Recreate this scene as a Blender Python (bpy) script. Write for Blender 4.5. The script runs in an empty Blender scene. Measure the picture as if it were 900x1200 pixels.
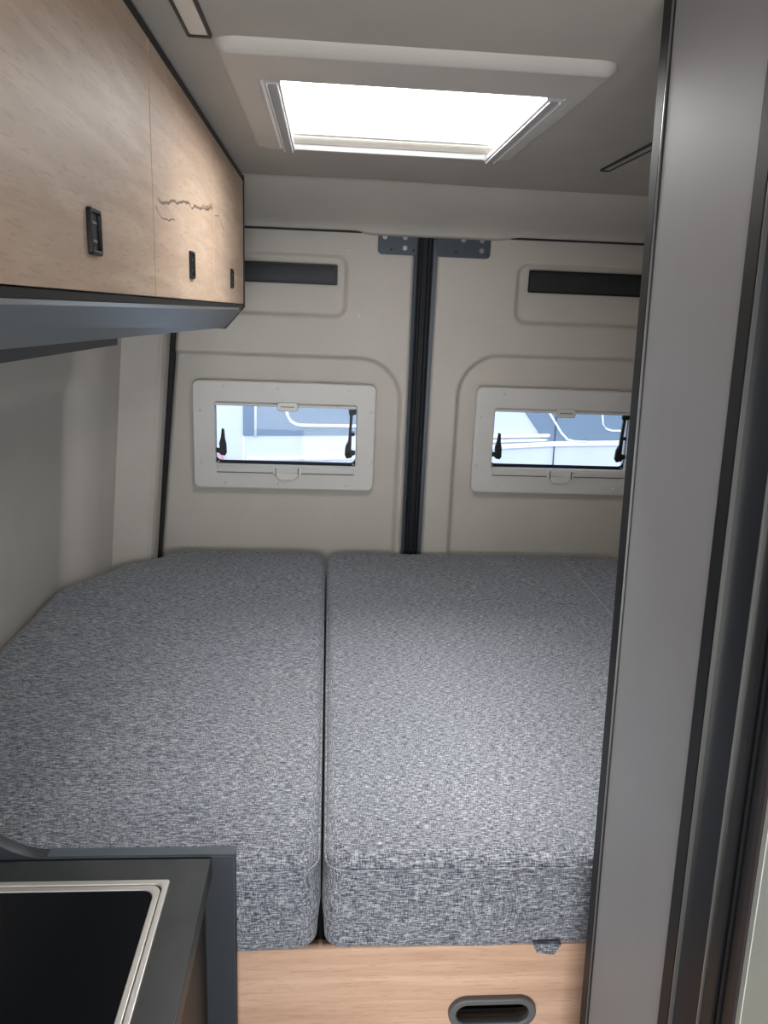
import bpy, bmesh, math, random
from mathutils import Vector, Matrix
random.seed(4)
scene = bpy.context.scene
COL = scene.collection

# ------------------------------------------------------------------ helpers
def mk(name, bm, mat=None, parent=None, smooth=False, angle=None):
    me = bpy.data.meshes.new(name)
    if parent is not None:                      # meshes are drawn in world coordinates
        off = Vector(parent.get('_base', (0, 0, 0)))
        bmesh.ops.translate(bm, verts=bm.verts, vec=-off)
    bm.to_mesh(me); bm.free()
    if smooth:
        for p in me.polygons: p.use_smooth = True
    if False:
        pass
    ob = bpy.data.objects.new(name, me)
    if mat: me.materials.append(mat)
    COL.objects.link(ob)
    if parent is not None:
        ob.parent = parent
        ob['_base'] = tuple(parent.get('_base', (0, 0, 0)))
    return ob

def tag(o, label=None, cat=None, group=None, kind=None):
    if label: o['label'] = label
    if cat: o['category'] = cat
    if group: o['group'] = group
    if kind: o['kind'] = kind
    return o

def thing(name, label, cat, base=(0, 0, 0), group=None, kind=None):
    o = bpy.data.objects.new(name, None)
    o.empty_display_size = .05
    o.location = base; COL.objects.link(o)
    o['_base'] = tuple(base)
    return tag(o, label, cat, group, kind)

def new(): return bmesh.new()

def hexa(bm, b, t):
    """b, t: four bottom and four top points"""
    v = [bm.verts.new(p) for p in list(b) + list(t)]
    n = len(b)
    bm.faces.new(v[:n][::-1]); bm.faces.new(v[n:])
    for i in range(n):
        j = (i + 1) % n
        bm.faces.new((v[i], v[j], v[n + j], v[n + i]))
    return v

def box(bm, x0, x1, y0, y1, z0, z1):
    return hexa(bm, [(x0, y0, z0), (x1, y0, z0), (x1, y1, z0), (x0, y1, z0)],
                [(x0, y0, z1), (x1, y0, z1), (x1, y1, z1), (x0, y1, z1)])

def boxm(x0, x1, y0, y1, z0, z1, bev=0, seg=2):
    bm = new(); box(bm, x0, x1, y0, y1, z0, z1)
    if bev:
        bmesh.ops.bevel(bm, geom=bm.edges[:], offset=bev, segments=seg, profile=.5, affect='EDGES')
    bmesh.ops.recalc_face_normals(bm, faces=bm.faces)
    return bm

def bevel_all(bm, bev, seg=2, ang=30):
    bmesh.ops.recalc_face_normals(bm, faces=bm.faces)
    es = [e for e in bm.edges if len(e.link_faces) == 2 and e.calc_face_angle(0) > math.radians(ang)]
    bmesh.ops.bevel(bm, geom=es, offset=bev, segments=seg, profile=.5, affect='EDGES')
    return bm

def rrect(x0, x1, y0, y1, r, n=6):
    pts = []
    for cx, cy, a in ((x1 - r, y0 + r, -90), (x1 - r, y1 - r, 0), (x0 + r, y1 - r, 90), (x0 + r, y0 + r, 180)):
        for i in range(n + 1):
            t = math.radians(a + 90 * i / n)
            pts.append((cx + r * math.cos(t), cy + r * math.sin(t)))
    return pts

def plate(outer, holes, depth, bevel=0.0, mp=None, res=3):
    """flat plate with holes; 2-D outline, local z -depth/2..depth/2, mapped by mp(u,v,w)"""
    cu = bpy.data.curves.new('tmp', 'CURVE'); cu.dimensions = '2D'; cu.fill_mode = 'BOTH'
    cu.extrude = depth / 2 - bevel; cu.bevel_depth = bevel; cu.bevel_resolution = res; cu.offset = -bevel
    for poly in [outer] + holes:
        sp = cu.splines.new('POLY'); sp.points.add(len(poly) - 1)
        for i, (x, y) in enumerate(poly): sp.points[i].co = (x, y, 0, 1)
        sp.use_cyclic_u = True
    ob = bpy.data.objects.new('tmp', cu); COL.objects.link(ob)
    dg = bpy.context.evaluated_depsgraph_get(); dg.update()
    me = bpy.data.meshes.new_from_object(ob.evaluated_get(dg))
    bm = new(); bm.from_mesh(me)
    bpy.data.objects.remove(ob); bpy.data.curves.remove(cu); bpy.data.meshes.remove(me)
    bmesh.ops.remove_doubles(bm, verts=bm.verts, dist=1e-5)
    if mp:
        for v in bm.verts: v.co = Vector(mp(*v.co))
    bmesh.ops.recalc_face_normals(bm, faces=bm.faces)
    return bm

def tube(bm, pts, r, n=8, closed=False):
    pts = [Vector(p) for p in pts]; rings = []
    m = len(pts)
    for i, p in enumerate(pts):
        a = pts[(i - 1) % m] if (closed or i > 0) else p
        b = pts[(i + 1) % m] if (closed or i < m - 1) else p
        d = (b - a).normalized()
        ref = Vector((0, 0, 1)) if abs(d.z) < .9 else Vector((0, 1, 0))
        s = d.cross(ref).normalized(); u = s.cross(d)
        rings.append([bm.verts.new(p + (s * math.cos(2 * math.pi * k / n) + u * math.sin(2 * math.pi * k / n)) * r) for k in range(n)])
    for i in range(m if closed else m - 1):
        A, B = rings[i], rings[(i + 1) % m]
        for k in range(n):
            bm.faces.new((A[k], A[(k + 1) % n], B[(k + 1) % n], B[k]))
    if not closed:
        bm.faces.new(rings[0][::-1]); bm.faces.new(rings[-1])
    bmesh.ops.recalc_face_normals(bm, faces=bm.faces)

def disc(bm, c, axis, r, h, n=16, dome=True):
    """small round cap at c standing out along axis"""
    c = Vector(c); d = Vector(axis).normalized()
    ref = Vector((0, 0, 1)) if abs(d.z) < .9 else Vector((0, 1, 0))
    s = d.cross(ref).normalized(); u = s.cross(d)
    prof = [(r, 0), (r, h * .5), (r * .85, h), (r * .4, h * 1.05)] if dome else [(r, 0), (r, h), (r * .6, h), (r * .5, h * .4)]
    rings = [[bm.verts.new(c + (s * math.cos(2 * math.pi * k / n) + u * math.sin(2 * math.pi * k / n)) * rr + d * hh) for k in range(n)] for rr, hh in prof]
    for A, B in zip(rings, rings[1:]):
        for k in range(n): bm.faces.new((A[k], A[(k + 1) % n], B[(k + 1) % n], B[k]))
    bm.faces.new(rings[-1]); bm.faces.new(rings[0][::-1])
    bmesh.ops.recalc_face_normals(bm, faces=bm.faces)

def sstep(a, b, x):
    t = max(0., min(1., (x - a) / (b - a))); return t * t * (3 - 2 * t)

def sd_rr(x, z, x0, x1, z0, z1, r):
    cx, cz = (x0 + x1) / 2, (z0 + z1) / 2
    qx = abs(x - cx) - (x1 - x0) / 2 + r; qz = abs(z - cz) - (z1 - z0) / 2 + r
    return math.hypot(max(qx, 0), max(qz, 0)) + min(max(qx, qz), 0) - r

def grid(nu, nv, fn, skip=None):
    bm = new(); V = {}
    for i in range(nu + 1):
        for j in range(nv + 1): V[i, j] = bm.verts.new(fn(i / nu, j / nv))
    for i in range(nu):
        for j in range(nv):
            q = (V[i, j], V[i + 1, j], V[i + 1, j + 1], V[i, j + 1])
            if skip:
                c = sum((v.co for v in q), Vector()) / 4
                if skip(c): continue
            bm.faces.new(q)
    for v in [v for v in bm.verts if not v.link_faces]: bm.verts.remove(v)
    return bm

# ------------------------------------------------------------------ materials
def lin(c):
    return tuple(((v / 255) / 12.92 if v / 255 <= .04045 else (((v / 255) + .055) / 1.055) ** 2.4) for v in c) + (1,)

class N:
    def __init__(s, name):
        s.m = bpy.data.materials.new(name); s.m.use_nodes = True
        s.t = s.m.node_tree; s.n = s.t.nodes; s.l = s.t.links
        s.b = s.n['Principled BSDF']; s.out = s.n['Material Output']
    def add(s, typ, **k):
        nd = s.n.new(typ)
        for a, v in k.items(): setattr(nd, a, v)
        return nd
    def link(s, a, b): s.l.new(a, b)
    def coord(s, scale=(1, 1, 1), rot=(0, 0, 0)):
        tc = s.add('ShaderNodeTexCoord'); mp = s.add('ShaderNodeMapping')
        mp.inputs['Scale'].default_value = scale; mp.inputs['Rotation'].default_value = rot
        s.link(tc.outputs['Object'], mp.inputs['Vector']); return mp.outputs[0]
    def noise(s, vec, scale=1, detail=3, rough=.5, dist=0):
        nd = s.add('ShaderNodeTexNoise'); nd.inputs['Scale'].default_value = scale
        nd.inputs['Detail'].default_value = detail; nd.inputs['Roughness'].default_value = rough
        nd.inputs['Distortion'].default_value = dist
        s.link(vec, nd.inputs['Vector']); return nd.outputs['Fac']
    def ramp(s, fac, stops):
        r = s.add('ShaderNodeValToRGB'); e = r.color_ramp.elements
        while len(e) < len(stops): e.new(.5)
        for el, (p, c) in zip(e, stops): el.position = p; el.color = c
        s.link(fac, r.inputs[0]); return r.outputs[0]
    def math(s, op, a, b=None, c=None):
        nd = s.add('ShaderNodeMath', operation=op)
        for i, v in enumerate((a, b, c)):
            if v is None: continue
            if isinstance(v, (int, float)): nd.inputs[i].default_value = v
            else: s.link(v, nd.inputs[i])
        return nd.outputs[0]
    def mix(s, fac, a, b, blend='MIX'):
        nd = s.add('ShaderNodeMix', data_type='RGBA', blend_type=blend)
        if isinstance(fac, (int, float)): nd.inputs[0].default_value = fac
        else: s.link(fac, nd.inputs[0])
        for i, v in ((6, a), (7, b)):
            if isinstance(v, tuple): nd.inputs[i].default_value = v
            else: s.link(v, nd.inputs[i])
        return nd.outputs[2]
    def bump(s, h, strength=.2, dist=.001):
        nd = s.add('ShaderNodeBump'); nd.inputs['Strength'].default_value = strength
        nd.inputs['Distance'].default_value = dist
        s.link(h, nd.inputs['Height']); s.link(nd.outputs[0], s.b.inputs['Normal'])

def plain(name, rgb, rough=.5, metal=0, spec=.5, grain=0, gs=400, var=.04):
    m = N(name); c = lin(rgb)
    v = m.coord()
    f = m.noise(v, 6, 4)
    lo = tuple(x * (1 - var) for x in c[:3]) + (1,); hi = tuple(min(1, x * (1 + var)) for x in c[:3]) + (1,)
    m.link(m.ramp(f, [(.3, lo), (.7, hi)]), m.b.inputs['Base Color'])
    m.b.inputs['Roughness'].default_value = rough; m.b.inputs['Metallic'].default_value = metal
    m.b.inputs['Specular IOR Level'].default_value = spec
    if grain: m.bump(m.noise(v, gs, 2), grain, .0006)
    return m.m

M = {}
M['wall'] = plain('wall_trim_plastic', (190, 184, 175), .62, grain=.25, gs=700)
M['door'] = plain('door_trim_plastic', (192, 186, 177), .6, grain=.25, gs=700)
M['header'] = plain('header_plastic', (188, 183, 175), .7, grain=.2, gs=500)
M['ceiling'] = plain('headliner_felt', (165, 161, 154), .95, spec=.1, grain=.5, gs=900)
M['sky_frame'] = plain('roof_window_plastic', (180, 176, 170), .6, grain=.1)
M['win_frame'] = plain('window_frame_plastic', (205, 203, 199), .45)
M['cap'] = plain('cap_plastic', (208, 206, 201), .35)
M['rubber'] = plain('black_rubber', (22, 24, 28), .6, spec=.3)
M['black'] = plain('black_plastic', (18, 19, 21), .45, spec=.35)
M['grille'] = plain('vent_black', (30, 33, 38), .55)
M['blue_metal'] = plain('painted_blue_grey_metal', (58, 68, 79), .45, metal=.1)
M['zinc'] = plain('zinc_screw', (150, 152, 152), .4, metal=.8)
M['steel'] = plain('brushed_steel', (225, 220, 212), .38, metal=.75)
M['alu'] = plain('aluminium_line', (175, 175, 172), .3, metal=.9)
M['bar'] = plain('dark_anodised', (24, 26, 29), .5, spec=.25)
M['cab_under'] = plain('cabinet_underside', (84, 92, 98), .4, spec=.5)
M['dark_strip'] = plain('dark_strip', (70, 70, 70), .5)
M['panel'] = plain('satin_grey_panel', (152, 152, 155), .5, spec=.35)
M['grip'] = plain('grey_grip_plastic', (98, 98, 99), .45)
M['navy'] = plain('navy_black_panel', (26, 31, 39), .5, spec=.25)
M['brown'] = plain('brown_edge', (52, 45, 46), .5, spec=.3)
M['mint'] = plain('pale_green_grey_panel', (178, 186, 178), .4)
M['slate_panel'] = plain('slate_satin_panel', (52, 57, 63), .42)
M['kitchen_front'] = plain('kitchen_front_dark', (38, 36, 34), .5)
M['white'] = plain('white_plastic', (225, 226, 226), .4)
M['rail'] = plain('blind_rail_grey', (150, 149, 152), .4)
M['lens'] = plain('lamp_lens', (190, 185, 178), .3)
M['van_white'] = plain('van_paint_white', (214, 220, 232), .3)
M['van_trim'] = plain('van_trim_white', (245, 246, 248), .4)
M['van_glass'] = plain('van_tinted_glass', (118, 138, 158), .25)
M['tyre'] = plain('tyre_rubber', (25, 25, 26), .8)
M['asphalt'] = plain('asphalt', (150, 150, 150), .9, grain=.5, gs=60)
M['floor'] = plain('vinyl_floor', (120, 105, 90), .6)
M['red'] = plain('pink_body', (205, 150, 165), .4)

def glass(name, tint=(1, 1, 1, 1), refl=.06):
    m = N(name); m.n.remove(m.b)
    tr = m.add('ShaderNodeBsdfTransparent'); tr.inputs[0].default_value = tint
    gl = m.add('ShaderNodeBsdfGlossy'); gl.inputs['Roughness'].default_value = .03
    mx = m.add('ShaderNodeMixShader'); mx.inputs[0].default_value = refl
    m.link(tr.outputs[0], mx.inputs[1]); m.link(gl.outputs[0], mx.inputs[2]); m.link(mx.outputs[0], m.out.inputs[0])
    return m.m
M['glass'] = glass('acrylic_pane', (.93, .96, 1, 1), .012)

def opal():
    m = N('opal_dome'); m.n.remove(m.b)
    tl = m.add('ShaderNodeBsdfTranslucent'); tl.inputs[0].default_value = (.95, .96, .97, 1)
    tr = m.add('ShaderNodeBsdfTransparent'); tr.inputs[0].default_value = (1, 1, 1, 1)
    mx = m.add('ShaderNodeMixShader'); mx.inputs[0].default_value = .5
    m.link(tl.outputs[0], mx.inputs[1]); m.link(tr.outputs[0], mx.inputs[2]); m.link(mx.outputs[0], m.out.inputs[0])
    return m.m
M['opal'] = opal()

def fabric():
    m = N('heather_weave')
    a = m.noise(m.coord((85, 800, 800)), 1, 2, .6)
    b = m.noise(m.coord((800, 120, 130)), 1, 2, .6)
    big = m.noise(m.coord((5, 5, 5)), 1, 3)
    c = m.noise(m.coord((420, 420, 420)), 1, 2, .6)
    s = m.math('ADD', m.math('MULTIPLY', a, .55), m.math('MULTIPLY', b, .35))
    s = m.math('ADD', s, m.math('MULTIPLY', c, .10))
    col = m.ramp(s, [(.37, lin((38, 42, 50))), (.455, lin((89, 93, 102))), (.515, lin((140, 142, 147))), (.63, lin((220, 221, 223)))])
    col = m.mix(m.math('MULTIPLY', big, .25), col, lin((96, 108, 130)))
    m.link(col, m.b.inputs['Base Color'])
    m.b.inputs['Roughness'].default_value = .95; m.b.inputs['Specular IOR Level'].default_value = .1
    m.b.inputs['Sheen Weight'].default_value = .15
    h = m.math('ADD', m.math('MULTIPLY', s, .25), m.math('MULTIPLY', m.noise(m.coord((9, 9, 9)), 1, 2), 4.0))
    m.bump(h, .5, .004)
    return m.m
M['fabric'] = fabric()
M['piping'] = plain('piping_cloth', (178, 180, 186), .9, grain=.6, gs=900)

def oak(name, light, dark, grain_axis='Y', crack=False, tilt=0.0):
    m = N(name)
    sc = (70, 5, 45) if grain_axis == 'Y' else (5, 45, 70)
    rot = (tilt, 0, 0) if grain_axis == 'Y' else (0, tilt, 0)
    f1 = m.noise(m.coord(sc, rot), 1, 5, .55, .6)
    sc2 = (300, 30, 330) if grain_axis == 'Y' else (34, 300, 420)
    f2 = m.noise(m.coord(sc2, rot), 1, 3, .6, .3)
    big = m.noise(m.coord((3, 3, 3)), 1, 3, .5, .5)
    mid = tuple((a + b) / 2 for a, b in zip(light, dark))
    col = m.ramp(f1, [(.3, lin(dark)), (.5, lin(mid)), (.68, lin(light))])
    col = m.mix(m.math('MULTIPLY', m.math('LESS_THAN', f2, .41), .28), col, lin(tuple(x * .72 for x in dark)))
    col = m.mix(m.math('MULTIPLY', big, .45), col, lin(tuple(x * .93 for x in light)))
    if crack:
        tc = m.add('ShaderNodeTexCoord'); sp = m.add('ShaderNodeSeparateXYZ'); m.link(tc.outputs['Object'], sp.inputs[0])
        y, z = sp.outputs[1], sp.outputs[2]
        wig = m.math('MULTIPLY', m.math('SUBTRACT', m.noise(m.coord((0, 9, 0)), 1, 2, .5), .5), .045)
        for (ya, za, yb, zb, w) in tuple((a - 1, b - 1.6, c - 1, d - 1.6, e) for a, b, c, d, e in ((1.0, 1.773, 1.44, 1.812, .0028), (.985, 1.757, 1.10, 1.758, .0016), (1.33, 1.806, 1.45, 1.818, .0014), (1.475, 1.812, 1.60, 1.800, .0016))):
            sl = (zb - za) / (yb - ya)
            line = m.math('ADD', m.math('MULTIPLY', m.math('SUBTRACT', y, ya), sl), za)
            d = m.math('ABSOLUTE', m.math('SUBTRACT', m.math('SUBTRACT', z, line), wig))
            wv = m.math('MULTIPLY', m.noise(m.coord((0, 24, 0)), 1, 2), 1.3 * w)
            k = m.math('LESS_THAN', d, wv)
            k = m.math('MULTIPLY', k, m.math('GREATER_THAN', y, ya)); k = m.math('MULTIPLY', k, m.math('LESS_THAN', y, yb))
            col = m.mix(m.math('MULTIPLY', k, .8), col, lin((84, 66, 54)))
    m.link(col, m.b.inputs['Base Color'])
    m.b.inputs['Roughness'].default_value = .5; m.b.inputs['Specular IOR Level'].default_value = .4
    m.bump(m.math('ADD', f1, m.math('MULTIPLY', f2, .6)), .12, .0012)
    return m.m
M['oak_door'] = oak('light_oak_cabinet', (218, 192, 168), (190, 160, 136), 'Y', True, .0)
M['oak_box'] = oak('light_oak_bed_box', (226, 190, 162), (192, 152, 126), 'X')

def stone():
    m = N('dark_stone_laminate'); v = m.coord()
    f = m.noise(v, 9, 6, .6, .5); g = m.noise(v, 60, 4, .6)
    col = m.ramp(f, [(.3, lin((42, 45, 45))), (.55, lin((56, 59, 58))), (.75, lin((70, 72, 70)))])
    col = m.mix(m.math('MULTIPLY', g, .3), col, lin((48, 51, 52)))
    m.link(col, m.b.inputs['Base Color']); m.b.inputs['Roughness'].default_value = .42
    m.bump(g, .15, .0005); return m.m
M['stone'] = stone()
def hobglass():
    m = N('black_hob_glass'); v = m.coord()
    m.link(m.ramp(m.noise(v, 4, 3), [(.3, lin((14, 16, 19))), (.8, lin((22, 25, 29)))]), m.b.inputs['Base Color'])
    m.b.inputs['Roughness'].default_value = .22; m.b.inputs['Specular IOR Level'].default_value = .35; return m.m
M['hobglass'] = hobglass()

# ------------------------------------------------------------------ setting
TAPER = .088      # the van's side walls lean inward with height
def struct(name, bm, mat, label, cat, smooth=False):
    o = mk(name, bm, M[mat], None, smooth); return tag(o, label, cat, kind='structure')

struct('floor', boxm(-.80, 1.10, -1.3, 2.30, -.05, 0), 'floor', 'brown vinyl floor of the van under the bed', 'floor')
# ceiling with the roof window opening
struct('ceiling', plate([(-.80, -1.3), (1.10, -1.3), (1.10, 1.955), (-.80, 1.955)], [rrect(-.085, .303, 1.135, 1.568, .02)], .03,
       mp=lambda u, v, w: (u, v, 1.966 + w)), 'ceiling', 'grey felt headliner of the van with a roof window cut in it', 'ceiling')

# rear header: curved moulding between headliner and rear doors
HP = [(1.925, 1.951), (1.945, 1.950), (1.965, 1.946), (2.0, 1.938), (2.10, 1.918), (2.20, 1.897), (2.245, 1.887), (2.262, 1.880), (2.270, 1.873), (2.282, 1.871), (2.330, 1.871)]
def hfn(u, v):
    x = -.75 + 1.83 * u
    k = v * (len(HP) - 1); i = min(int(k), len(HP) - 2); t = k - i
    y = HP[i][0] * (1 - t) + HP[i + 1][0] * t; z = HP[i][1] * (1 - t) + HP[i + 1][1] * t
    b = sstep(.06, .13, x) * (1 - sstep(.47, .54, x)) * sstep(2.2, 2.28, y)
    return (x, y - .004 * b, z - .008 * b + .004 * (x - .1) )
bm = grid(120, 20, hfn)
hd = struct('trim_1', bm, 'header', 'curved grey header moulding above the rear doors', 'trim', True)
bm = new(); hexa(bm, [(-.6, 2.278, 1.8655), (1.0, 2.278, 1.8720), (1.0, 2.306, 1.8720), (-.6, 2.306, 1.8655)], [(-.6, 2.278, 1.872), (1.0, 2.278, 1.8785), (1.0, 2.306, 1.8785), (-.6, 2.306, 1.872)])
mk('shadow_gap', bm, M['rubber'], hd)

# rear doors as pressed trim panels
def door_panel(xl, xr, z0, z1, feat, win):
    def fn(u, v):
        z = z0 + (z1 - z0) * v
        a, b = xl(z), xr(z); x = a + (b - a) * u
        y = 2.307
        for (x0, x1, zz0, zz1, r, h, w) in feat:
            d = sd_rr(x, z, x0, x1, zz0, zz1, r)
            y += h * (1 - sstep(-w / 2, w / 2, d))
        e = min(x - a, b - x)                     # rounded roll-off at the sides
        y += .012 * (1 - sstep(0, .014, e)) ** 2
        return (x, y, z)
    nx = int((xr(1.4) - xl(1.4)) / .0045); nz = int((z1 - z0) / .0045)
    return grid(nx, nz, fn, lambda c: win[0] < c.x < win[1] and win[2] < c.z < win[3])

dl = thing('door_1', 'left rear van door in beige grey trim with hinged window', 'door', (-.1, 2.307, .7), kind='structure')
bm = door_panel(lambda z: -.442 - .1 * max(0, 1.568 - z) + .09 * max(0, z - 1.568), lambda z: .243, .70, 1.895,
                [(-.60, .217, .60, 1.519, .125, .020, .016), (-.50, .046, 1.637, 1.803, .03, .012, .014)], (-.355, .112, 1.165, 1.41))
mk('trim_panel', bm, M['door'], dl, True)
dr = thing('door_2', 'right rear van door in beige grey trim, half hidden by the partition', 'door', (.6, 2.307, .7), kind='structure')
bm = door_panel(lambda z: .303, lambda z: 1.06, .70, 1.895,
                [(.392, 1.30, .60, 1.541, .125, .020, .016), (.548, 1.20, 1.640, 1.803, .03, .012, .014)], (.485, .96, 1.165, 1.41))
mk('trim_panel', bm, M['door'], dr, True)
# outer door skins
bm = plate([(-.75, .3), (.27, .3), (.27, 1.98), (-.75, 1.98)], [rrect(-.35, .105, 1.175, 1.40, .02)], .02, mp=lambda u, v, w: (u, 2.365 + w, v))
mk('outer_skin', bm, M['white'], dl)
bm = plate([(.272, .3), (1.10, .3), (1.10, 1.98), (.272, 1.98)], [rrect(.49, .95, 1.175, 1.40, .02)], .02, mp=lambda u, v, w: (u, 2.365 + w, v))
mk('outer_skin', bm, M['white'], dr)

def vent(parent, x0, x1, z0, z1):
    """black ribbed slot let into the door trim"""
    bm = plate(rrect(x0, x1, z0, z1, .004, 3), [rrect(x0 + .004, x1 - .008, z0 + .004, z1 - .004, .003, 3)], .008, mp=lambda u, v, w: (u, 2.3125 + w, v))
    fr = mk('vent_surround', bm, M['black'], parent)
    def fn(u, v):
        x = x0 + .003 + (x1 - x0 - .010) * u; z = z0 + .003 + (z1 - z0 - .006) * v
        t = (z - (z0 + z1) / 2) / ((z1 - z0) / 2)
        return (x, 2.3138 - .0045 * math.sqrt(max(0, 1 - t * t)) + .0001 * math.sin(v * 2 * math.pi * 9), z)
    mk('vent_cover', grid(8, 90, fn), M['grille'], parent, True)
vent(dl, -.42, .0215, 1.7235, 1.780)
vent(dr, .580, .935, 1.7265, 1.790)
for p, pts in ((dl, [(.086, 1.640), (.052, 1.822), (-.30, 1.60)]), (dr, [(.499, 1.642), (.549, 1.829)])):
    for (x, z) in pts:
        bm = new(); disc(bm, (x, 2.307, z), (0, -1, 0), .0045, .002); mk('screw_cap', bm, M['cap'], p, True)

# centre joint: painted flanges and rubber seal
bm = new(); box(bm, .238, .307, 2.318, 2.34, .70, 1.90)
mk('door_flange', bm, M['blue_metal'], dl)
bm = new()
box(bm, .250, .292, 2.306, 2.318, .70, 1.88)
tube(bm, [(.258, 2.306, .70), (.258, 2.306, 1.88)], .0055, 10)
tube(bm, [(.284, 2.307, .70), (.284, 2.307, 1.88)], .007, 10)
mk('door_seal', bm, M['rubber'], dl, False)
bm = new(); hexa(bm, [(.2915, 2.302, .70), (.3005, 2.300, .70), (.3015, 2.318, .70), (.2915, 2.318, .70)], [(.2945, 2.302, 1.86), (.3065, 2.300, 1.86), (.3065, 2.318, 1.86), (.2945, 2.318, 1.86)])
mk('flange_lip', bm, M['blue_metal'], dr)
bm = new(); hexa(bm, [(.2425, 2.305, .70), (.2495, 2.302, .70), (.2495, 2.318, .70), (.2425, 2.318, .70)], [(.2395, 2.305, 1.86), (.2475, 2.302, 1.86), (.2475, 2.318, 1.86), (.2395, 2.318, 1.86)])
mk('flange_lip', bm, M['blue_metal'], dl)
# lock brackets at the top
def bracket(parent, x0, x1, z0, z1, corner, screws, dots):
    pts = rrect(x0, x1, z0, z1 + .03, .012, 5)
    pts = [(min(max(x, x0), x1), min(z, z1)) for x, z in pts]
    b = mk('lock_plate', plate(pts, [], .004, .0008, mp=lambda u, v, w: (u, 2.300 + w, v)), M['blue_metal'], parent)
    for (x, z) in screws:
        bm = new(); disc(bm, (x, 2.298, z), (0, -1, 0), .0068, .003, 18, False); mk('screw', bm, M['zinc'], b, False)
    for (x, z) in dots:
        bm = new(); disc(bm, (x, 2.298, z), (0, -1, 0), .0035, .0006, 12); mk('hole', bm, M['black'], b)
bracket(dl, .134, .246, 1.814, 1.872, 'l', [(.153, 1.861), (.211, 1.862), (.211, 1.833)], [(.172, 1.828), (.236, 1.828)])
bracket(dr, .300, .458, 1.814, 1.874, 'r', [(.378, 1.862), (.432, 1.862), (.432, 1.835)], [(.358, 1.828)])
# left door seal
bm = new(); hexa(bm, [(-.545, 2.296, .70), (-.526, 2.296, .70), (-.526, 2.34, .70), (-.545, 2.34, .70)], [(-.428, 2.296, 1.90), (-.408, 2.296, 1.90), (-.408, 2.34, 1.90), (-.428, 2.34, 1.90)])
mk('edge_seal', bm, M['rubber'], dl)

# left wall (heightfield in x) and rear corner pillar
def wl(u, v):
    y = -1.3 + 3.55 * u; z = 0 + 1.97 * v
    if y > 1.0: pass
    x = -.698 + TAPER * (z - .93)
    # deep pocket beside the bed; everything around it stands further in
    inner = sd_rr(y, z, -2.2, 2.02, .30, 1.468, .05)
    k = sstep(-.045, .012, inner)
    rear = sstep(1.96, 2.09, y)
    x += .018 * k + .046 * rear
    x += .022 * sstep(2.06, 2.20, y)
    return (x, y, z)
bm = new()
ys = [-1.3 + .1 * i for i in range(28)] + [1.5 + .0125 * i for i in range(1, 61)]
zs = [.1 * i for i in range(13)] + [1.2 + .0125 * i for i in range(1, 62)]
V = [[bm.verts.new(wl((y + 1.3) / 3.55, z / 1.97)) for z in zs] for y in ys]
for i in range(len(ys) - 1):
    for j in range(len(zs) - 1): bm.faces.new((V[i][j], V[i][j + 1], V[i + 1][j + 1], V[i + 1][j]))
struct('wall_left', bm, 'wall', 'left van wall in beige grey trim with a shallow pocket beside the bed', 'wall', True)
def shear(pts, z): return [(x + TAPER * (z - .93), y, z) for x, y in pts]
pp = [(-.625, 2.165), (-.618, 2.170), (-.526, 2.213), (-.514, 2.222), (-.508, 2.236), (-.508, 2.29), (-.545, 2.33), (-.75, 2.33), (-.75, 2.165)]
bm = new(); hexa(bm, shear(pp, .45), shear(pp, 1.9))
bmesh.ops.recalc_face_normals(bm, faces=bm.faces)
struct('trim_2', bm, 'door', 'beige grey corner pillar between the left wall and the left rear door', 'trim')
bm = new(); box(bm, 1.06, 1.09, -1.3, 2.38, 0, 1.97)
struct('wall_right', bm, 'wall', 'right van wall hidden behind the partition', 'wall')

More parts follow.
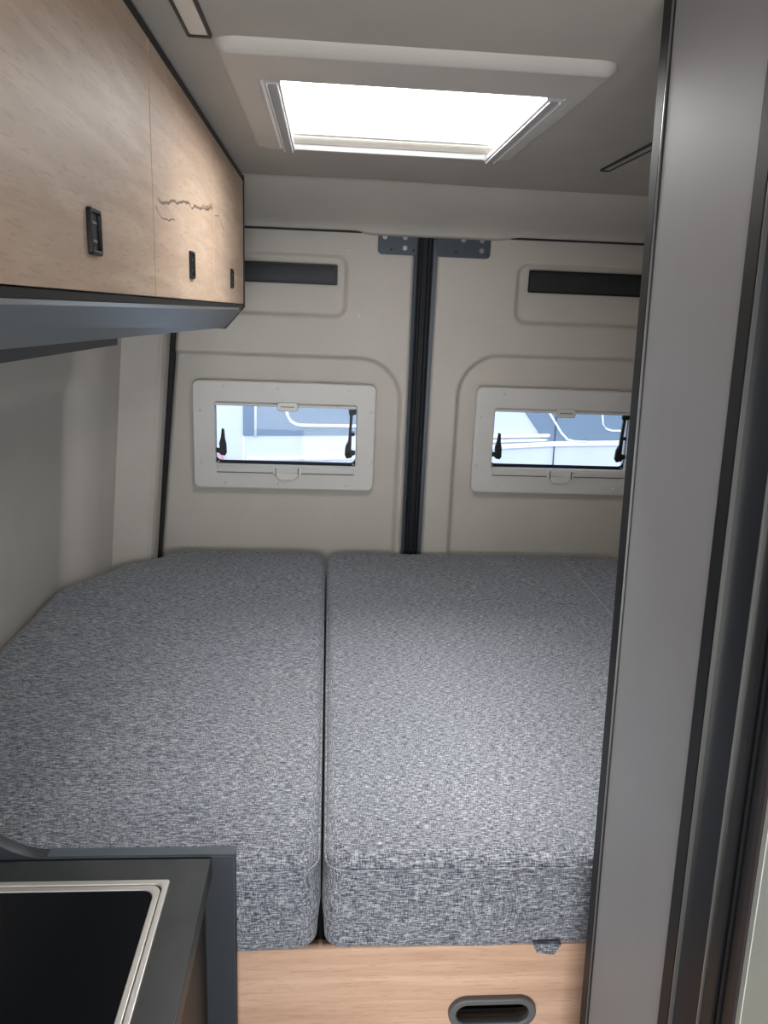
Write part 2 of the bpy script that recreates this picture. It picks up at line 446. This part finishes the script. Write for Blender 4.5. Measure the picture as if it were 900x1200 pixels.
# ---------------------------------------------------------------- hinged windows in the doors
def hinged_window(name, x0, x1, z0, z1, hx0, hx1, hz0, hz1, caps, label, flip=1):
    w = thing(name, label, 'window', ((x0 + x1) / 2, 2.307, z0), kind='structure')
    bm = plate(rrect(x0, x1, z0, z1, .02), [rrect(hx0, hx1, hz0, hz1, .006, 3)], .019, .005, mp=lambda u, v, ww: (u, 2.3075 + ww, v))
    fr = mk('frame', bm, M['win_frame'], w, False)
    for (x, z) in caps:
        bm = new(); disc(bm, (x, 2.298, z), (0, -1, 0), .0052, .0022); mk('screw_cap', bm, M['cap'], fr, True)
    # reveal behind the frame
    bm = plate(rrect(hx0 - .012, hx1 + .012, hz0 - .012, hz1 + .012, .012, 4), [rrect(hx0 - .001, hx1 + .001, hz0 - .001, hz1 + .001, .006, 3)], .03, mp=lambda u, v, ww: (u, 2.332 + ww, v))
    mk('reveal', bm, M['win_frame'], w)
    # black gasket, seen at the foot of the opening with rounded corners
    bm = plate(rrect(hx0 - .003, hx1 + .003, hz0 - .003, hz1 + .03, .004, 5), [rrect(hx0 - .0005, hx1 + .0005, hz0 + .0085, hz1 + .02, .016, 6)], .006, mp=lambda u, v, ww: (u, 2.327 + ww, v))
    mk('gasket', bm, M['rubber'], w)
    bm = boxm(hx0 - .0008, hx1 + .0008, 2.331, 2.334, hz0 - .0008, hz1 + .0008); mk('pane', bm, M['glass'], w)
    # blind rails top and bottom with finger pulls
    cx = (hx0 + hx1) / 2 + .004
    bm = boxm(hx0, hx1, 2.306, 2.318, hz1 - .010, hz1 - .001, .002); rt = mk('blind_rail', bm, M['win_frame'], w)
    bm = plate(rrect(cx - .031, cx + .031, hz1 - .022, hz1 + .006, .010, 5), [], .014, .003, mp=lambda u, v, ww: (u, 2.300 + ww, v))
    mk('finger_pull', bm, M['cap'], rt)
    bm = boxm(cx - .02, cx + .02, 2.2915, 2.2935, hz1 - .0085, hz1 - .0065); mk('pull_slot', bm, M['dark_strip'], rt)
    zb = hz0 - .022
    bm = boxm(hx0 + .004, hx1 - .004, 2.2945, 2.300, zb, zb + .016, .002); rb = mk('blind_rail', bm, M['win_frame'], w)
    bm = boxm(hx0 + .004, hx1 - .004, 2.2960, 2.2985, zb - .0022, zb - .0005); mk('rail_line', bm, M['dark_strip'], rb)
    bm = plate([(cx - .042, zb + .018), (cx - .042, zb - .004), (cx - .036, zb - .008), (cx - .030, zb - .008), (cx - .026, zb - .017), (cx - .018, zb - .021), (cx + .018, zb - .021), (cx + .026, zb - .017), (cx + .030, zb - .008), (cx + .036, zb - .008), (cx + .042, zb - .004), (cx + .042, zb + .018), (cx + .034, zb + .018), (cx + .034, zb + .001), (cx - .034, zb + .001), (cx - .034, zb + .018)][::-1],
               [], .010, .0015, mp=lambda u, v, ww: (u, 2.294 + ww, v))
    mk('finger_pull', bm, M['cap'], rb)
    for xx in (cx - .034, cx + .034):
        bm = boxm(xx - .0012, xx + .0012, 2.2875, 2.2895, zb - .006, zb + .017); mk('pull_edge', bm, M['dark_strip'], rb)
    # stay arms: tapered black lever left, longer one right
    def lever(pts, y):
        return plate(pts, [], .012, .002, mp=lambda u, v, ww: (u, y + ww, v))
    a = hx0 + .001
    mk('stay_lever', lever([(a, hz0 + .033), (a + .008, hz0 + .032), (a + .014, hz0 + .026), (a + .026, hz0 + .024), (a + .031, hz0 + .032), (a + .030, hz0 + .060), (a + .026, hz0 + .075), (a + .024, hz0 + .104), (a + .017, hz0 + .106), (a + .014, hz0 + .080), (a + .009, hz0 + .062), (a + .010, hz0 + .046), (a, hz0 + .047)], 2.3165), M['black'], w)
    b = hx1 - .001
    sr = mk('stay_lever', lever([(b, hz0 + .036), (b - .006, hz0 + .034), (b - .012, hz0 + .027), (b - .026, hz0 + .024), (b - .032, hz0 + .034), (b - .030, hz0 + .062), (b - .022, hz0 + .078), (b - .018, hz0 + .155), (b - .022, hz0 + .160), (b - .022, hz0 + .173), (b, hz0 + .174), (b, hz0 + .160), (b - .010, hz0 + .157), (b - .013, hz0 + .104), (b - .003, hz0 + .104), (b - .003, hz0 + .094), (b - .012, hz0 + .094), (b - .012, hz0 + .050), (b, hz0 + .048)], 2.3165), M['black'], w)
    bm = new(); disc(bm, (b - .021, 2.3105, hz0 + .037), (0, -1, 0), .006, .003); mk('pivot', bm, M['black'], sr, True)
    for (xx, s) in ((hx0 + .006, 1), (hx1 - .006, -1)):
        bm = new(); disc(bm, (xx, 2.324, hz0 + .004), (0, -1, 0), .004, .003); mk('corner_screw', bm, M['zinc'], w, True)
    return w
hinged_window('window_1', -.397, .145, 1.120, 1.443, -.332, .088, 1.193, 1.379,
    [(-.305, 1.425), (-.146, 1.425), (.063, 1.427), (.129, 1.36), (.131, 1.207), (.063, 1.138), (-.142, 1.138), (-.301, 1.137), (-.373, 1.353), (-.371, 1.199)],
    'small hinged window with pale frame in the left rear door')
hinged_window('window_2', .447, .990, 1.124, 1.449, .508, .933, 1.203, 1.385,
    [(.531, 1.430), (.694, 1.431), (.90, 1.431), (.463, 1.357), (.46, 1.207), (.532, 1.142), (.692, 1.142), (.90, 1.142)],
    'small hinged window with pale frame in the right rear door beside the partition')

# ---------------------------------------------------------------- roof window
rw = thing('window_3', 'roof window with pale moulded surround and bright opal dome', 'roof window', (.1, 1.3, 1.95), kind='structure')
def ring_mp(u, v, w):
    t = max(0, min(1, (v - 1.0) / .60))
    ed = min(u + .145, .348 - u, v - .995, 1.612 - v)          # distance from the outer edge
    z = 1.962 + w
    if w < 0: z += (-.007 * (1 - t) + .003 * t) * sstep(0, .02, ed)
    return (u, v, z)
bm = plate(rrect(-.145, .348, .995, 1.612, .035, 8), [rrect(-.094, .312, 1.130, 1.573, .006, 3)], .036, .012, mp=ring_mp, res=5)
mk('surround', bm, M['sky_frame'], rw, True)
bm = plate(rrect(-.098, .316, 1.126, 1.577, .008, 3), [rrect(-.0935, .3115, 1.1305, 1.5725, .006, 3)], .09, mp=lambda u, v, w: (u, v, 1.987 + w))
mk('shaft', bm, M['white'], rw)
for sx, x0, x1 in ((-1, -.0925, -.0705), (1, .2885, .3110)):
    bm = boxm(x0, x1, 1.131, 1.572, 1.9375, 1.946, .0015); r = mk('blind_rail', bm, M['rail'], rw)
    for k in ((x0 + .003, x0 + .005), (x1 - .005, x1 - .003)):
        bm = boxm(k[0], k[1], 1.132, 1.571, 1.9350, 1.9378); mk('rail_ridge', bm, M['white'], r)
bm = boxm(-.0735, .2915, 1.540, 1.556, 1.962, 1.974, .003); mk('blind_bar', bm, M['white'], rw)
def dome(u, v):
    x = -.12 + .458 * u; y = 1.105 + .494 * v
    e = min(u, 1 - u, v, 1 - v)
    return (x, y, 2.032 + .05 * sstep(0, .25, e))
mk('dome', grid(24, 24, dome), M['opal'], rw, True)

# ---------------------------------------------------------------- ceiling lamps
def strip_lamp(name, x0, x1, y0, y1, label, lens):
    t = thing(name, label, 'lamp', ((x0 + x1) / 2, (y0 + y1) / 2, 1.951), group='slim ceiling strip lamps')
    bm = plate(rrect(x0, x1, y0, y1, .003, 3), [rrect(x0 + .0035, x1 - .0035, y0 + .0035, y1 - .006, .002, 3)], .004, mp=lambda u, v, w: (u, v, 1.949 + w))
    mk('frame', bm, M['black'], t)
    bm = boxm(x0 + .0035, x1 - .0035, y0 + .0035, y1 - .006, 1.9485, 1.9505); mk('lens', bm, M[lens], t)
strip_lamp('ceiling_lamp', -.168, -.140, .70, 1.000, 'slim black framed strip lamp in the ceiling beside the oak overhead cabinet', 'lens')
strip_lamp('ceiling_lamp', .543, .563, 1.36, 1.655, 'slim black framed strip lamp in the ceiling beside the grey partition', 'ceiling')

# ---------------------------------------------------------------- bed
def bed_box():
    t = thing('bed_base', 'light oak bed box under the two grey mattresses', 'bed base', (.1, .885, 0))
    bm = plate([(-.60, .02), (.93, .02), (.93, .779), (-.60, .779)], [rrect(.1995, .3185, .642, .6865, .022, 8)], .018, mp=lambda u, v, w: (u, .905 + w, v))
    mk('front_panel', bm, M['oak_box'], t)
    bm = boxm(-.600, .93, .915, 2.10, .745, .777); mk('deck', bm, M['black'], t)  # deck coloured black to put shade into the gap between the mattresses
    bm = plate(rrect(.194, .324, .6365, .6915, .0275, 10), [rrect(.2055, .3125, .648, .6805, .0162, 8)], .014, .003, mp=lambda u, v, w: (u, .8945 + w, v))
    g = mk('handle_grip', bm, M['grip'], t, False)
    tag(g, 'grey recessed oval grip')
    bm = boxm(.195, .323, .93, .96, .630, .70); mk('handle_pocket', bm, M['black'], t)
    return t
bed_box()

def offset_poly(p, d):
    out = []; n = len(p)
    for i in range(n):
        a, b, c = Vector(p[i - 1]), Vector(p[i]), Vector(p[(i + 1) % n])
        n1 = Vector(((b - a).y, -(b - a).x)).normalized(); n2 = Vector(((c - b).y, -(c - b).x)).normalized()
        m = (n1 + n2).normalized()
        out.append((b.x - m.x * d, b.y - m.y * d))
    return out
def round_poly(p, rs, n=6):
    out = []
    for i, (b, r) in enumerate(zip(p, rs)):
        a, c = Vector(p[i - 1]), Vector(p[(i + 1) % len(p)]); b = Vector(b)
        u = (a - b).normalized(); w = (c - b).normalized()
        r = min(r, (a - b).length * .45, (c - b).length * .45)
        for k in range(n + 1):
            t = k / n
            q = (b + u * r) * (1 - t) ** 2 + b * 2 * t * (1 - t) + (b + w * r) * t ** 2
            out.append((q.x, q.y))
    return out
def dens(p, step):
    out = []
    for i in range(len(p)):
        a, b = Vector(p[i]), Vector(p[(i + 1) % len(p)]); L = (b - a).length; k = max(1, int(L / step))
        for j in range(k): out.append(tuple(a.lerp(b, j / k)))
    return out
def mattress(name, outline, rs, label, seed, seamx=None):
    t = thing(name, label, 'mattress', (outline[0][0], outline[0][1], .784))
    P = dens(round_poly(outline, rs), .03)
    rnd = random.Random(seed); ph = [rnd.uniform(0, 6) for _ in range(6)]
    prof = [(.020, .780), (.006, .783), (.001, .790), (0, .81), (-.003, .845), (-.002, .88), (.0015, .908), (.003, .913), (.0018, .917), (.005, .9225), (.010, .9265), (.017, .9290), (.026, .9300)]
    bm = new(); rings = []
    for d, z in prof:
        q = offset_poly(P, d); ring = []
        for x, y in q:
            wv = .0016 * math.sin(x * 23 + ph[0]) + .001 * math.sin(x * 51 + y * 13 + ph[1])
            if z > .9: ring.append(bm.verts.new((x, y, z + wv * (.93 - z + .01) * 25 * .8)))
            else: ring.append(bm.verts.new((x, y + wv, z + (wv if z > .785 else 0))))
        rings.append(ring)
    for A, B in zip(rings, rings[1:]):
        for k in range(len(A)):
            bm.faces.new((A[k], A[(k + 1) % len(A)], B[(k + 1) % len(A)], B[k]))
    bm.faces.new(rings[-1]); bm.faces.new(rings[0][::-1])
    bmesh.ops.recalc_face_normals(bm, faces=bm.faces)
    c = mk('cover', bm, M['fabric'], t, True)
    # stitched seam round the top edge
    bm = new(); tube(bm, [(x, y, .914) for x, y in offset_poly(P, .0005)], .0022, 6, True)
    mk('piping', bm, M['fabric'], t, True)
    return t
lo = [(-.655, .888), (.0015, .888), (.0015, 2.285), (-.44, 2.285), (-.468, 2.262), (-.486, 2.205), (-.58, 2.148), (-.602, 2.06), (-.662, 1.985), (-.690, 1.93), (-.690, 1.70), (-.690, .95)]
ml = mattress('mattress', lo, [.03, .035, .045, .03, .03, .04, .04, .04, .04, .04, .03, .03], 'left grey heather mattress against the left van wall', 1)
ro = [(.0095, .888), (.93, .888), (.93, 2.285), (.0095, 2.285)]
mr = mattress('mattress', ro, [.035, .03, .03, .05], 'right grey heather mattress, wider one running behind the partition', 2)
bm = new(); tube(bm, [(.727, .95, .9295), (.732, 1.775, .9295), (.747, 2.25, .9295)], .0016, 6)
mk('top_seam', bm, M['piping'], mr, True)
bm = new(); hexa(bm, [(.312, .881, .779), (.338, .881, .774), (.338, .885, .774), (.312, .885, .779)], [(.306, .881, .793), (.348, .881, .793), (.348, .889, .793), (.306, .889, .793)])
bevel_all(bm, .0015); mk('fabric_tab', bm, M['fabric'], mr)

# ---------------------------------------------------------------- overhead cabinet
oc = thing('overhead_cabinet', 'oak fronted overhead cabinet along the left wall above the bed', 'cabinet', (-.4, 1, 1.60))
def prism_y(pts, y0, y1):
    up = lambda y, z: z + ((1.95 - y) * .0072 if z < 1.61 else 0)
    bm = new(); hexa(bm, [(x, y0, up(y0, z)) for x, z in pts], [(x, y1, up(y1, z)) for x, z in pts])
    bmesh.ops.recalc_face_normals(bm, faces=bm.faces); return bm
prof = [(-.225, 1.949), (-.225, 1.657), (-.2255, 1.641), (-.2555, 1.603), (-.262, 1.601), (-.590, 1.601), (-.590, 1.949)]
mk('carcass', prism_y(prof, -.20, 1.940), M['cab_under'], oc)
mk('top_rail', prism_y([(-.208, 1.948), (-.208, 1.9375), (-.224, 1.9375), (-.224, 1.948)], -.20, 1.940), M['black'], oc)
mk('bottom_rail', prism_y([(-.2075, 1.6575), (-.2075, 1.6510), (-.2240, 1.6400), (-.2240, 1.6575)], -.20, 1.940), M['black'], oc)
mk('metal_strip', prism_y([(-.2080, 1.6502), (-.2100, 1.6465), (-.2240, 1.6350), (-.2240, 1.6395)], -.20, 1.86), M['alu'], oc)
mk('sloped_underside', prism_y([(-.2105, 1.6460), (-.2530, 1.6020), (-.2620, 1.6020), (-.2240, 1.6400)], -.20, 1.940), M['cab_under'], oc)
ep = [(-.205, 1.9485), (-.205, 1.652), (-.2515, 1.5995), (-.592, 1.5995), (-.592, 1.9485)]
mk('end_panel', prism_y(ep, 1.941, 1.955), M['black'], oc)
seams = [(-.02, .4755), (.4775, .9690), (.9715, 1.4620), (1.4655, 1.9400)]
for i, (y0, y1) in enumerate(seams):
    bm = boxm(-.2235, -.207, y0, y1, 1.6590, 1.9365, .0008, 1)
    d = mk('door', bm, M['oak_door'], oc)
    yc = (y0 + y1) / 2 + .001
    bm = plate(rrect(yc - .0165, yc + .0165, 1.6895, 1.7285, .004, 4), [rrect(yc - .0125, yc + .0125, 1.6935, 1.7245, .002, 3)], .005, .0008, mp=lambda u, v, w: (-.2055 + w, u, v))
    h = mk('handle', bm, M['black'], d)
    bm = boxm(-.2068, -.2055, yc - .0125, yc + .0125, 1.6935, 1.7245); mk('latch', bm, M['black'], h)
    for zz in (1.7165, 1.7015):
        bm = boxm(-.2055, -.2045, yc - .006, yc + .006, zz - .0010, zz + .0010); mk('glint_bar', bm, M['zinc'], h)
mk('lower_rail', boxm(-.50, -.42, .2, 1.600, 1.569, 1.6035), M['dark_strip'], oc)

# ---------------------------------------------------------------- kitchen block
kc = thing('kitchen_cabinet', 'dark kitchen cabinet in the left foreground before the bed', 'kitchen cabinet', (-.35, .6, 0))
mk('side_panel', boxm(-.166, -.147, .10, .8585, .02, .9295), M['kitchen_front'], kc)
mk('body', boxm(-.640, -.167, .10, .8585, .02, .9295), M['kitchen_front'], kc)
# backing screen: level edge that sweeps up towards the wall
pts = [(-.1085, .02), (-.1085, .9620)]
pts += [(-.345, .9620)]
for k in range(1, 11):
    t = k / 10; pts.append((-.345 - .075 * t, .9620 + .034 * t * t))
for k in range(1, 8):
    t = k / 7; pts.append((-.420 - .045 * t, .996 + .030 * t - .0 * t))
pts += [(-.56, 1.045), (-.640, 1.045), (-.640, .02)]
bm = plate(pts[::-1], [], .018, .0012, mp=lambda u, v, w: (u, .8725 + w, v))
mk('back_screen', bm, M['slate_panel'], kc)
mk('screen_edge', boxm(-.345, -.1083, .8650, .8800, .9612, .9632), M['cab_under'], kc)
wt = thing('worktop', 'dark stone look worktop on the kitchen cabinet', 'worktop', (-.4, .5, .93))
bm = plate([(-.640, .10), (-.138, .10), (-.138, .8615), (-.640, .8615)], [], .030, .0015, mp=lambda u, v, w: (u, v, .945 + w))
mk('slab', bm, M['stone'], wt)
hb = thing('hob', 'black glass hob with polished steel rim set in the worktop', 'hob', (-.4, .56, .95))
def rim(x0, x1, y0, y1, ri, w, z0, z1, r=.004):
    return plate(rrect(x0, x1, y0, y1, r, 4), [rrect(x0 + w, x1 - w, y0 + w, y1 - w, ri, 6)], z1 - z0, min(.0012, (z1 - z0) * .4), mp=lambda u, v, ww: (u, v, (z0 + z1) / 2 + ww))
mk('rim', rim(-.61, -.1815, .29, .8195, .010, .0075, .9602, .9642), M['steel'], hb)
mk('inner_rim', rim(-.604, -.1900, .296, .8110, .014, .0075, .9602, .9630, .012), M['steel'], hb)
mk('rim_groove', rim(-.6045, -.1885, .2965, .8125, .010, .006, .9602, .9612, .01), M['black'], hb)
bm = plate(rrect(-.60, -.193, .30, .807, .012, 5), [], .0012, .0003, mp=lambda u, v, w: (u, v, .9609 + w))
mk('glass_top', bm, M['hobglass'], hb)

# ---------------------------------------------------------------- washroom partition (aisle face leans a little)
def PX(y, z): return .320 + .0629 * (y - .8) + .037 * (1.65 - z)
def wallbox(y0, y1, inset, thick, z0=.0, z1=1.948, dy=0.):
    """prism following the leaning aisle face"""
    bm = new()
    f = lambda z: [(PX(y0, z) + inset, y0, z), (PX(y1, z) + inset, y1, z), (PX(y1, z) + inset + thick, y1, z), (PX(y0, z) + inset + thick, y0, z)]
    hexa(bm, f(z0), f(z1)); bmesh.ops.recalc_face_normals(bm, faces=bm.faces); return bm
wp = thing('washroom_partition', 'grey partition panel with black edge profiles beside the bed', 'partition', (.35, .69, 0))
mk('panel', wallbox(.574, .7755, .0015, .028), M['panel'], wp)
bm = wallbox(.7785, .802, -.0010, .034); bevel_all(bm, .0015, 2); mk('edge_profile', bm, M['bar'], wp)
mk('metal_line', wallbox(.7762, .7772, -.0012, .02), M['alu'], wp)
mk('shadow_gap', wallbox(.7740, .7785, .0005, .02), M['black'], wp)
bm = wallbox(.5515, .5735, -.0010, .034); bevel_all(bm, .0015, 2); mk('edge_profile', bm, M['bar'], wp)
bm = new(); hexa(bm, [(.385, .770, 0), (.99, .770, 0), (.99, .800, 0), (.385, .800, 0)], [(.36, .770, 1.948), (.99, .770, 1.948), (.99, .800, 1.948), (.36, .800, 1.948)])
mk('rear_panel', bm, M['panel'], wp)
wf = thing('washroom_door_frame', 'navy black door frame between the grey partition and the pale panel', 'door frame', (.33, .5, 0))
mk('metal_line', wallbox(.5500, .5508, -.0008, .012), M['alu'], wf)
mk('jamb', wallbox(.5005, .5500, .0030, .03), M['navy'], wf)
mk('metal_line', wallbox(.4985, .4998, -.0010, .02), M['alu'], wf)
mk('slide_rail', wallbox(.4790, .4985, .0010, .03), M['black'], wf)
mk('rail_ridge', wallbox(.4760, .4785, -.0015, .02), M['bar'], wf)
mk('rail_ridge', wallbox(.4680, .4695, -.0008, .02), M['bar'], wf)
mk('slide_rail', wallbox(.4545, .4760, .0010, .03), M['black'], wf)
mk('edge_strip', wallbox(.4470, .4545, -.0010, .03), M['brown'], wf)
wd = thing('washroom_door', 'pale green grey washroom door at the right edge', 'door', (.31, .3, 0))
mk('leaf', wallbox(.12, .4465, .0010, .025), M['mint'], wd)
mk('panel_line', wallbox(.4395, .4405, .0005, .01), M['win_frame'], wd)

# ---------------------------------------------------------------- outside
struct('ground', boxm(-14, 14, 2.6, 22, -.75, -.65), 'asphalt', 'grey asphalt of the parking lot outside', 'ground')
def smooth_body(pts, y0, y1, bev):
    bm = new(); hexa(bm, [(x, y0, z) for x, z in pts], [(x, y1, z) for x, z in pts])
    return bevel_all(bm, bev, 4)
def wheel(parent, x, y, z=-.30, r=.35):
    bm = new(); disc(bm, (x, y + .12, z), (0, -1, 0), r, .2, 32, False); w = mk('wheel', bm, M['tyre'], parent, True)
    bm = new(); disc(bm, (x, y - .03, z), (0, -1, 0), r * .6, .06, 24, True); mk('hub', bm, M['zinc'], w, True)
def sideplate(parent, name, pts, mat, y, th=.02, bev=.004, holes=()):
    return mk(name, plate(pts, list(holes), th, bev, mp=lambda u, v, w: (u, y + w, v)), M[mat], parent)
def strip(parent, name, pts, r, mat, y):
    bm = new(); tube(bm, [(x, y, z) for x, z in pts], r, 8); return mk(name, bm, M[mat], parent, True)

Y = 4.5
va = thing('parked_van', 'white panel van with tinted side glass seen through the left rear window', 'van', (-1.2, Y + 1, -.65), group='vans parked outside')
mk('body', smooth_body([(-3.6, -.35), (.72, -.35), (.74, .6), (.70, 1.5), (.55, 2.0), (-3.3, 2.02), (-3.6, 1.7)], Y, Y + 2, .06), M['van_white'], va)
sideplate(va, 'side_window', [(-.487, .930), (.60, .965), (.60, 1.62), (-.487, 1.62)], 'van_glass', Y - .002)
strip(va, 'pillar_line', [(-.415, .93), (-.412, 1.62)], .008, 'van_trim', Y - .012)
cv = [(-.245, 1.60), (-.243, 1.12), (-.232, 1.060), (-.212, 1.025), (-.180, 1.005), (-.140, 1.001), (.60, 1.012)]
strip(va, 'window_line', cv, .0095, 'van_trim', Y - .014)
strip(va, 'lower_highlight', [(-.47, .793), (-.2, .803), (.2, .820), (.70, .84)], .016, 'van_trim', Y - .004)  # bright strip put in as the highlight low on the body
bm = boxm(-.49, -.481, Y - .004, Y + .02, .2, .93); mk('panel_gap', bm, M['van_trim'], va)
wheel(va, -2.6, Y); wheel(va, -.1, Y)
sideplate(va, 'side_window', rrect(-2.9, -1.5, .98, 1.6, .08), 'van_glass', Y - .002)
bm = boxm(-.78, -.60, Y - .05, Y - .004, .74, .82, .02); tag(mk('tail_lamp', bm, M['red'], va), 'pink lamp lens low on the van side')

vb = thing('parked_van', 'white van with slanted window line seen through the right rear window', 'van', (3, Y + 1, -.65), group='vans parked outside')
vb.name = 'parked_van.001'
mk('body', smooth_body([(.86, -.35), (5.2, -.35), (5.3, .8), (4.7, 1.1), (4.1, 1.95), (1.1, 2.02), (.88, 1.7)], Y, Y + 2, .06), M['van_white'], vb)
# dark glass area with slanted front edge
sideplate(vb, 'side_window', [(1.300, .952), (2.2, .985), (2.2, 1.62), (.93, 1.62), (.95, 1.40)], 'van_glass', Y - .002)
strip(vb, 'window_line', [(1.15, 1.40), (1.318, 1.115), (1.40, 1.00), (1.440, .962), (1.480, .952), (1.56, .952)], .0075, 'van_trim', Y - .014)
strip(vb, 'window_line', [(1.636, 1.40), (1.640, 1.11), (1.648, 1.06), (1.672, 1.033), (1.71, 1.022), (2.1, 1.030)], .0065, 'van_trim', Y - .014)
sideplate(vb, 'belt_moulding', [(.93, .886), (1.36, .918), (1.80, .935), (2.2, .95), (2.2, .985), (1.80, .966), (1.36, .948), (.93, .915)], 'van_trim', Y - .008, .02, .003)
sideplate(vb, 'sill_moulding', [(.93, .955), (1.325, .972), (1.335, .985), (1.325, .993), (.93, .978)], 'van_trim', Y - .010, .024, .004)
sideplate(vb, 'sill_moulding', [(.93, .926), (1.30, .946), (1.325, .957), (1.30, .963), (.93, .946)], 'van_trim', Y - .010, .024, .004)
bm = new(); tube(bm, [(1.374, Y - .004, .2), (1.370, Y - .004, .80), (1.360, Y - .016, 1.06), (1.356, Y - .016, 1.3)], .0035, 6); mk('door_gap', bm, M['dark_strip'], vb, True)
wheel(vb, 1.7, Y); wheel(vb, 4.3, Y)

# ---------------------------------------------------------------- camera
R = Matrix(((0.9968850596783774, -0.020339131418941395, -0.07620037744763042),
            (-0.06864199361531752, 0.25204482030624403, -0.9652780352154027),
            (0.03883882725511958, 0.9675017975641783, 0.2498635972036158)))
cam_d = bpy.data.cameras.new('camera'); cam = bpy.data.objects.new('camera', cam_d); COL.objects.link(cam)
cam.matrix_world = Matrix.Translation((0, 0, 1.65)) @ R.to_4x4()
cam_d.sensor_fit = 'VERTICAL'; cam_d.sensor_height = 24; cam_d.lens = 24 * 900 / 1200; cam_d.clip_start = .02
scene.camera = cam

# ---------------------------------------------------------------- light
w = bpy.data.worlds.new('world'); scene.world = w; w.use_nodes = True
bg = w.node_tree.nodes['Background']; bg.inputs[0].default_value = (.80, .89, 1.0, 1); bg.inputs[1].default_value = 1.75
def area(name, loc, rot, sx, sy, power, col):
    d = bpy.data.lights.new(name, 'AREA'); d.shape = 'RECTANGLE'; d.size = sx; d.size_y = sy; d.energy = power; d.color = col
    o = bpy.data.objects.new(name, d); COL.objects.link(o); o.location = loc; o.rotation_euler = rot; return o
L = area('roof_window_daylight', (.109, 1.352, 1.978), (0, 0, 0), .40, .436, 3.2, (1, .99, .97))
area('overcast_sky_patch', (-.02, 1.62, 2.95), (math.radians(-8), math.radians(-4), 0), .7, .7, 120, (1, .985, .96))
area('fill_behind_camera', (-.08, -1.0, .90), (math.radians(90), 0, math.radians(-5)), .9, 1.2, 29, (1, .985, .97))  # unseen fill lamp added behind the camera, standing for side door daylight

scene.view_settings.view_transform = 'Standard'
scene.view_settings.look = 'None'
scene.view_settings.exposure = 0
for o in list(bpy.data.objects):
    if '_base' in o: del o['_base']
